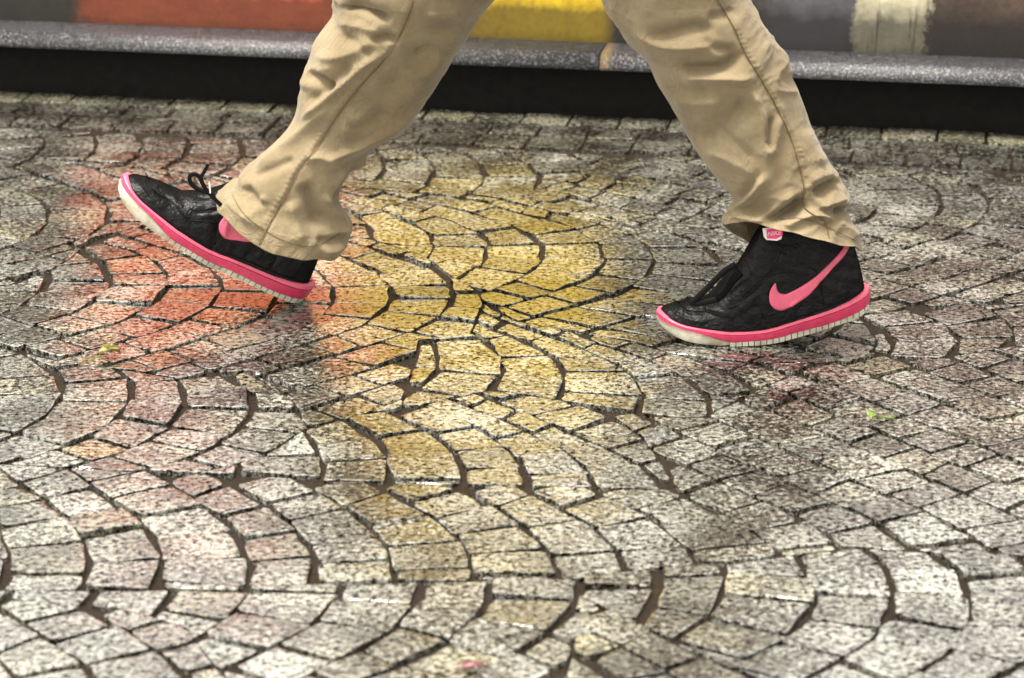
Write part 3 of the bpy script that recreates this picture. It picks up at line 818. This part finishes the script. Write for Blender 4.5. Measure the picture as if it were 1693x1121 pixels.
up_str = Strokes(gain=1.5, items=[
 ([(250, 655), (420, 665), (560, 690), (620, 715)], 2.2, 14), ([(300, 700), (430, 690), (560, 720)], -1.8, 12), ([(200, 690), (330, 735), (470, 740)], 1.6, 14),
 ([(580, 660), (660, 630), (740, 560), (870, 450), (1030, 420)], -2.6, 10, .5), ([(640, 660), (700, 620), (780, 560)], 2.0, 16),
 ([(760, 600), (800, 680), (850, 760), (880, 790)], -2.4, 9), ([(700, 690), (780, 700), (820, 730)], 1.8, 16), ([(820, 560), (840, 620), (880, 690)], 2.2, 14),
 ([(990, 700), (1010, 640), (1060, 600)], 2.0, 10), ([(1030, 700), (1060, 640), (1100, 610)], -2.0, 8), ([(1090, 690), (1120, 630), (1180, 570)], 2.2, 10),
 ([(1195, 450), (1215, 540), (1230, 640)], -2.6, 8), ([(1220, 520), (1300, 530), (1400, 560)], 2.0, 18), ([(1250, 420), (1340, 400), (1480, 430)], -2.0, 12), ([(1300, 450), (1400, 470), (1490, 500)], 2.2, 14),
 ([(940, 300), (1060, 350), (1170, 410)], -2.2, 9), ([(880, 330), (1000, 390), (1130, 430)], 2.0, 16), ([(1380, 320), (1440, 350), (1490, 380)], -2.0, 9), ([(1280, 360), (1330, 460), (1300, 560)], -1.6, 10),
 ([(560, 600), (620, 560), (700, 480)], -2.4, 10), ([(620, 540), (700, 470), (780, 380)], 2.2, 14), ([(380, 630), (450, 640), (520, 660)], -1.6, 9), ([(180, 700), (230, 680), (330, 650)], -1.4, 10),
])
up_top_l = [(x, y + 70*min(1, max(0, (x-400)/200))) for x, y in up_top]
class Shoe:
    def __init__(self, fit, Y, sag, wscale, scale_y=1.0):
        """fit: None keeps the measured pose, else ((toe px), (heel px)) where the pink rim's two ends lie"""
        self.Y = Y; self.sag = sag; self.ws = wscale; self.top = up_top if fit is None else up_top_l
        t = self.raw(125, 713); h = self.raw(1525, 560)
        if fit is None:
            self.T = lambda x, z: (x, z); self.k = 1.0
        else:
            tx, tz = upright(*fit[0], Y); qx, qz = upright(*fit[1], Y)
            a = complex(h[0]-t[0], h[1]-t[1]); b = complex(qx-tx, qz-tz); k = b/a; self.k = abs(k)
            def T(x, z):
                w = complex(x-t[0], z-t[1])*k; return tx+w.real, tz+w.imag
            self.T = T
    def raw(self, cx, cy):
        u = min(1, max(0, (cx-125)/1400)); cy = cy - self.sag*4*u*(1-u)
        return upright(*shoe_px(cx, cy), YR if True else 0)
    def P(self, cx, cy, y):
        x, z = self.T(*self.raw(cx, cy)); return Vector((x, self.Y + .046*self.ws + y*self.ws, z))
    def surf(self, cx, cy, lift=0.0):
        """point on the near side of the upper"""
        s = (cx-138)/(1518-138); zb = smooth_interp(pink_top, cx)+14; zt = interp(self.top, cx)
        h = min(.985, max(0.0, (zb-cy)/(zb-zt))); w = smooth_interp(up_w, s)*(1 - .18*h)
        y = -w*(1-h**2.6)**(1/2.3)
        st = up_str.at(cx, cy)
        return self.P(cx, cy, y - lift - st)

def build_shoe(sh, label, left):
    mx, my = (-72, 6) if left else (0, 0)
    foot = sh.P(880, 884, 0)
    root = empty('shoe', (0, 0, 0)); root.parent = person
    root.location = Vector((foot.x, foot.y, foot.z)) - Vector(person.location)
    root['label'] = label
    # outsole and midsole: rings of the foot outline swept over heights
    def ring_part(name, levels, mat, grow, cap=True):
        N = 60; V = []; F = []
        for lev, g in zip(levels, grow):
            for i in range(N):
                f = i/N
                if f < .5: s = (1-cos(f*2*pi))/2; side = -1
                else: s = (1-cos((1-f)*2*pi))/2; side = 1
                cx = lerp(X0, X1, s)
                gg = g(cx) if callable(g) else g
                cx2 = lerp((X0+X1)/2, cx, 1+gg/.16)
                w = interp(half_w, s); w = w + gg if w > 1e-6 else 0
                V.append(sh.P(cx2, lev(cx), side*max(w, 0)))
        for k in range(len(levels)-1):
            for i in range(N):
                j = (i+1) % N; F.append((k*N+i, k*N+j, (k+1)*N+j, (k+1)*N+i))
        # caps as strips across the sole
        for k, flip in ((0, 0), (len(levels)-1, 1)):
            for i in range(N//2):
                a, b = i, i+1; c, d = (N-i-1) % N, (N-i) % N
                q = [k*N+a, k*N+b, k*N+c, k*N+d]
                q = list(dict.fromkeys(q))
                if len(q) >= 3: F.append(tuple(q))
        o = mesh_obj(name, [tuple(v) for v in V], F, mat, root, True); fix_normals(o)
        m = o.modifiers.new('edge', 'EDGE_SPLIT'); m.split_angle = radians(50)
        return o
    bot = lambda c: smooth_interp(sole_bot, c); pb = lambda c: smooth_interp(pink_bot, c); pt = lambda c: smooth_interp(pink_top, c)
    def toe_white(c): return c
    ring_part('outsole', [lambda c: bot(c)-1, lambda c: lerp(bot(c), pb(c), .35), lambda c: pb(c)], M_WHITE, [lambda c: -.0022 if c < 592 else -.009, lambda c: 0.0 if c < 592 else -.007, lambda c: -.0008 if c < 592 else -.007])
    core = [c for c in root.children if c.name.startswith('outsole')][0]
    core.data.materials.append(M_DARK); cxl = sh.P(594, 880, 0).x - (world_loc(root) + Vector(core.location)).x
    for p in core.data.polygons:
        if sum(core.data.vertices[i].co.x for i in p.vertices)/len(p.vertices) > cxl: p.material_index = 1
    ring_part('midsole', [lambda c: pb(c), lambda c: lerp(pb(c), pt(c), .1), lambda c: lerp(pb(c), pt(c), .66), lambda c: lerp(pb(c), pt(c), .70)], M_PINK, [.0, .0008, .0004, -.0016])
    ring_part('foxing', [lambda c: lerp(pb(c), pt(c), .68), lambda c: lerp(pb(c), pt(c), .74), lambda c: lerp(pb(c), pt(c), .95), lambda c: pt(c)], M_PINK2, [-.002, .0002, -.0006, -.0035])
    # toe bumper: white side wall with a smooth lower edge
    # tread blocks along both edges
    x = 592.0; blocks = []
    while x < 1512: blocks.append((x, min(x+36, 1534))); x += 41.5
    for side in (-1, 1):
        for (a, b) in blocks:
            V = []
            for cx in (a, b):
                s = (cx-X0)/(X1-X0); w = interp(half_w, s)
                for inn in (0, 1):
                    wy = side*(w + .0006 - inn*.013)
                    V.append(sh.P(cx, bot(cx)+1, wy*(.985 if not inn else 1))); V.append(sh.P(cx, lerp(bot(cx), pb(cx), .98), wy))
            F = [(0, 1, 5, 4), (2, 6, 7, 3), (0, 4, 6, 2), (1, 3, 7, 5), (0, 2, 3, 1), (4, 5, 7, 6)]
            o = mesh_obj('tread_block', [tuple(v) for v in V], F, M_WHITE, root); fix_normals(o)
    # upper
    NS, NA = 120, 64; V = []; F = []
    for i in range(NS+1):
        s = (1-cos(pi*i/NS))/2*.45 + .55*i/NS
        cx = lerp(138, 1518, s); zb = smooth_interp(pink_top, cx)+14; zt = interp(sh.top, cx); w = smooth_interp(up_w, s)
        zt = min(zt, zb-2)
        for j in range(NA+1):
            ph = pi*j/NA
            c, sn = cos(ph), sin(ph)
            hh = abs(sn)**(2/2.6); yy = math.copysign(abs(c)**(2/2.3), -c)
            cy = zb + (zt-zb)*hh; y = yy*w*(1-.18*hh)
            st = up_str.at(cx, cy)
            ny, nz = yy, hh
            q = noise.noise(Vector((cx*.016, cy*.016, y*60)))*.0012
            V.append(sh.P(cx, cy - (st+q)*3000*nz*.6, y + math.copysign(1, yy)*(st+q)*abs(ny)))
    for i in range(NS):
        for j in range(NA):
            a = i*(NA+1)+j; F.append((a, a+1, a+NA+2, a+NA+1))
    o = mesh_obj('upper', [tuple(v) for v in V], F, M_NYL, root, True); fix_normals(o)
    # overlays: stitched seam lines on the near side
    for path in ([(140, 722), (260, 755), (420, 778), (600, 786), (760, 784), (880, 770), (1020, 722), (1200, 668), (1400, 596), (1508, 545)],
                 [(580, 655), (660, 628), (740, 560), (870, 452), (1030, 418)], [(640, 700), (740, 640), (780, 640), (830, 730), (885, 772)],
                 [(1195, 460), (1212, 540), (1225, 645)], [(930, 292), (1060, 352), (1180, 420)], [(220, 640), (330, 690), (480, 690), (620, 715)]):
        pts = [sh.surf(a, b, .0006) for a, b in spline(path, 40)]
        Vt, Ft = tube(pts, .0011, 5, .7); mesh_obj('stitched_seam', [tuple(v) for v in Vt], Ft, M_LACE, root, True)
    # curved side mark
    top = [(901, 490), (908, 528), (925, 553), (960, 563), (1000, 551), (1080, 510), (1170, 450), (1260, 372), (1330, 305), (1372, 260)]
    low = [(895, 492), (866, 535), (857, 580), (864, 625), (900, 660), (950, 667), (1010, 640), (1110, 580), (1195, 492), (1290, 392), (1368, 315), (1402, 268)]
    tp = spline(top, 60); lp = spline(low, 60); V = []; F = []
    NW = 8
    for a, b in zip(tp, lp):
        for k in range(NW+1):
            t = k/NW; edge = -.0012 if k in (0, NW) else 0.0
            V.append(sh.surf(lerp(a[0], b[0], t)+mx, lerp(a[1], b[1], t)+my, .0024+edge))
    for i in range(59):
        for k in range(NW):
            a = i*(NW+1)+k; F.append((a, a+1, a+NW+2, a+NW+1))
    o = mesh_obj('curved_side_mark', [tuple(v) for v in V], F, M_PINK2, root, True)
    so = o.modifiers.new('thick', 'SOLIDIFY'); so.thickness = .001; so.offset = 0
    return root
sh_r = Shoe(None, YR, 0, 1.0)
shoe_r = build_shoe(sh_r, 'black trainer resting on its ball with the heel lifting', False)
sh_l = Shoe(((201, 302), (513, 483)), YL, 62, 1.06)
shoe_l = build_shoe(sh_l, 'black trainer with toe raised, heel touching the ground, pink sole', True)
def ribbon(name, pts, width, mat, parent, Y, n=40, twist=None, dy=None):
    """flat lace through picture points pts at distance Y"""
    sp_ = spline(pts, n); P3 = []
    for i, p in enumerate(sp_):
        yy = Y + (interp(dy, i/(n-1)) if dy else 0)
        x, z = upright(p[0], p[1], yy); P3.append(Vector((x, yy, z)))
    V, F = tube(P3, width/2, 8, .32)
    return mesh_obj(name, [tuple(v) for v in V], F, mat, parent, True)
c1 = lambda x, y: (160 + x/3.68, 240 + y/3.68)
ribbon('lace_loop', [c1(720, 305), c1(660, 285), c1(605, 262), c1(570, 225), c1(566, 190), c1(590, 176), c1(622, 190), c1(640, 225), c1(665, 270), c1(700, 300)], .0062, M_LACE, shoe_l, YL-.02)
ribbon('lace_end', [c1(640, 215), c1(636, 190), c1(652, 165), c1(668, 135), c1(677, 115)], .0050, M_LACE, shoe_l, YL-.03)
ribbon('lace_tip', [c1(685, 222), c1(687, 250), c1(691, 292)], .0022, M_STEEL, shoe_l, YL-.035)
ribbon('lace_end', [c1(690, 300), c1(720, 330), c1(760, 370)], .006, M_LACE, shoe_l, YL-.03)
c2 = lambda x, y: shoe_px(x, y)
ribbon('lace_loop', [c2(500, 585), c2(430, 602), c2(370, 612), c2(338, 602), c2(360, 586), c2(430, 520), c2(500, 448), c2(570, 385), c2(630, 350)], .0085, M_LACE, shoe_r, YR-.022)
ribbon('lace_loop', [c2(480, 572), c2(530, 530), c2(560, 490), c2(600, 440), c2(650, 390)], .020, M_LACE, shoe_r, YR-.012)
ribbon('lace_end', [c2(520, 545), c2(560, 500), c2(590, 440), c2(620, 400)], .006, M_LACE, shoe_r, YR-.036)
# woven label on the tongue
tx0, tz0 = upright(*c2(812, 152), YR-.036); tx1, tz1 = upright(*c2(952, 132), YR-.036)
tl = empty('tongue_label'); tl.parent = shoe_r
import mathutils
ctr = Vector(((tx0+tx1)/2, YR-.040, upright(*c2(882, 160), YR-.04)[1]))
def flat_poly(name, pts, y, mat, thick=.0006):
    """outline in picture points, built as a thin upright plate"""
    w = [upright(*c2(*p), y) for p in pts]; n = len(w)
    V = [(a, y, b) for a, b in w] + [(a, y+thick, b) for a, b in w]
    F = [tuple(range(n)), tuple(range(2*n-1, n-1, -1))] + [(i, (i+1) % n, n+(i+1) % n, n+i) for i in range(n)]
    o = mesh_obj(name, V, F, mat, shoe_r); fix_normals(o); return o
bpy.data.objects.remove(tl)
flat_poly('tongue_label', [(808, 112), (950, 96), (935, 182), (905, 194), (835, 188), (818, 168)], YR-.0465, M_LABEL)
flat_poly('label_print', [(836, 118), (944, 104), (944, 158), (900, 182), (838, 178)], YR-.0474, M_PINKPRINT)
tcu = bpy.data.curves.new('label_lettering', 'FONT'); tcu.body = 'NIKE'; tcu.size = .0088; tcu.shear = .3; tcu.extrude = .0002; tcu.align_x = 'CENTER'
to = bpy.data.objects.new('label_lettering', tcu); COL.objects.link(to)
dg = bpy.context.evaluated_depsgraph_get(); tme = bpy.data.meshes.new_from_object(to.evaluated_get(dg)); bpy.data.objects.remove(to)
tme.materials.clear(); tme.materials.append(M_LABEL)
to = bpy.data.objects.new('label_lettering', tme); COL.objects.link(to); to.parent = shoe_r
lx, lz = upright(*c2(886, 158), YR-.0482)
to.location = Vector((lx, YR-.0482, lz)) - world_loc(shoe_r); to.rotation_euler = (pi/2, radians(-8), 0)

# ------------------------------------------------------------------ fallen leaves
def mat_leaf(name, a, b):
    t = NT(name); n1 = t.noise(70, 4, .6)
    t.set(Base_Color=t.ramp(n1, [(.35, a), (.65, b)]), Roughness=.35, Normal=t.bump(t.noise(300, 3), .3, .001))
    return t.m
def leaf(px, py, blades, stem, label, cols, seed):
    gx, gy = ground(px, py); root = empty('fallen_leaf', (gx, gy, .002)); tag(root, label, 'leaf')
    rg2 = random.Random(seed); m = mat_leaf('leaf_'+str(seed), *cols)
    for (dx, dy, ang, L, W, lift) in blades:
        V = []; F = []; n, k = 9, 5
        for i in range(n):
            t = i/(n-1); w = W*sin(pi*min(1, t*.94+.05))**.8*(1+.15*rg2.uniform(-1, 1))
            for j in range(k):
                s = j/(k-1)*2-1
                lx = L*(t-.5); ly = s*w; z = lift*(.35+.65*sin(pi*t)) + abs(s)**1.5*W*.55 + rg2.uniform(-.0008, .0008)
                V.append((dx + lx*cos(ang)-ly*sin(ang), dy + lx*sin(ang)+ly*cos(ang), max(z, .001)))
        for i in range(n-1):
            for j in range(k-1): a = i*k+j; F.append((a, a+1, a+k+1, a+k))
        me = bpy.data.meshes.new('blade'); me.from_pydata(V, [], F); me.update(); me.materials.append(m)
        me.polygons.foreach_set('use_smooth', [True]*len(me.polygons))
        o = bpy.data.objects.new('blade', me); COL.objects.link(o); o.parent = root
        md = o.modifiers.new('thick', 'SOLIDIFY'); md.thickness = .0006
    Vt, Ft = tube([Vector(p) for p in spline(stem, 14)], .0009, 6)
    me = bpy.data.meshes.new('stem'); me.from_pydata([tuple(v) for v in Vt], [], Ft); me.update(); me.materials.append(m)
    o = bpy.data.objects.new('stem', me); COL.objects.link(o); o.parent = root
YG = ((.04, .035, .006), (.24, .20, .02)); GR = ((.06, .055, .015), (.11, .18, .025)); PK = ((.025, .015, .01), (.16, .05, .055)); DRY = ((.30, .25, .13), (.55, .48, .32))
leaf(182, 592, [(0, 0, .3, .030, .011, .009), (-.004, .012, 2.2, .022, .008, .012)], [(-.01, -.004, .004), (-.022, -.02, .003), (-.036, -.045, .002)], 'curled yellow-green leaf with a stem below the raised shoe', YG, 1)
leaf(1442, 698, [(0, 0, 1.2, .020, .008, .010), (.018, -.004, -.2, .026, .005, .005)], [(0, 0, .006), (.02, -.004, .006), (.034, -.012, .002)], 'small bright green leaf sprig below the planted shoe', GR, 2)
leaf(784, 1113, [(0, 0, .2, .024, .006, .006), (-.006, .008, 1.0, .018, .006, .004)], [(0, 0, .004), (-.012, .004, .003), (-.02, .004, .002)], 'withered brown and pink petal lying at the bottom edge', PK, 3)
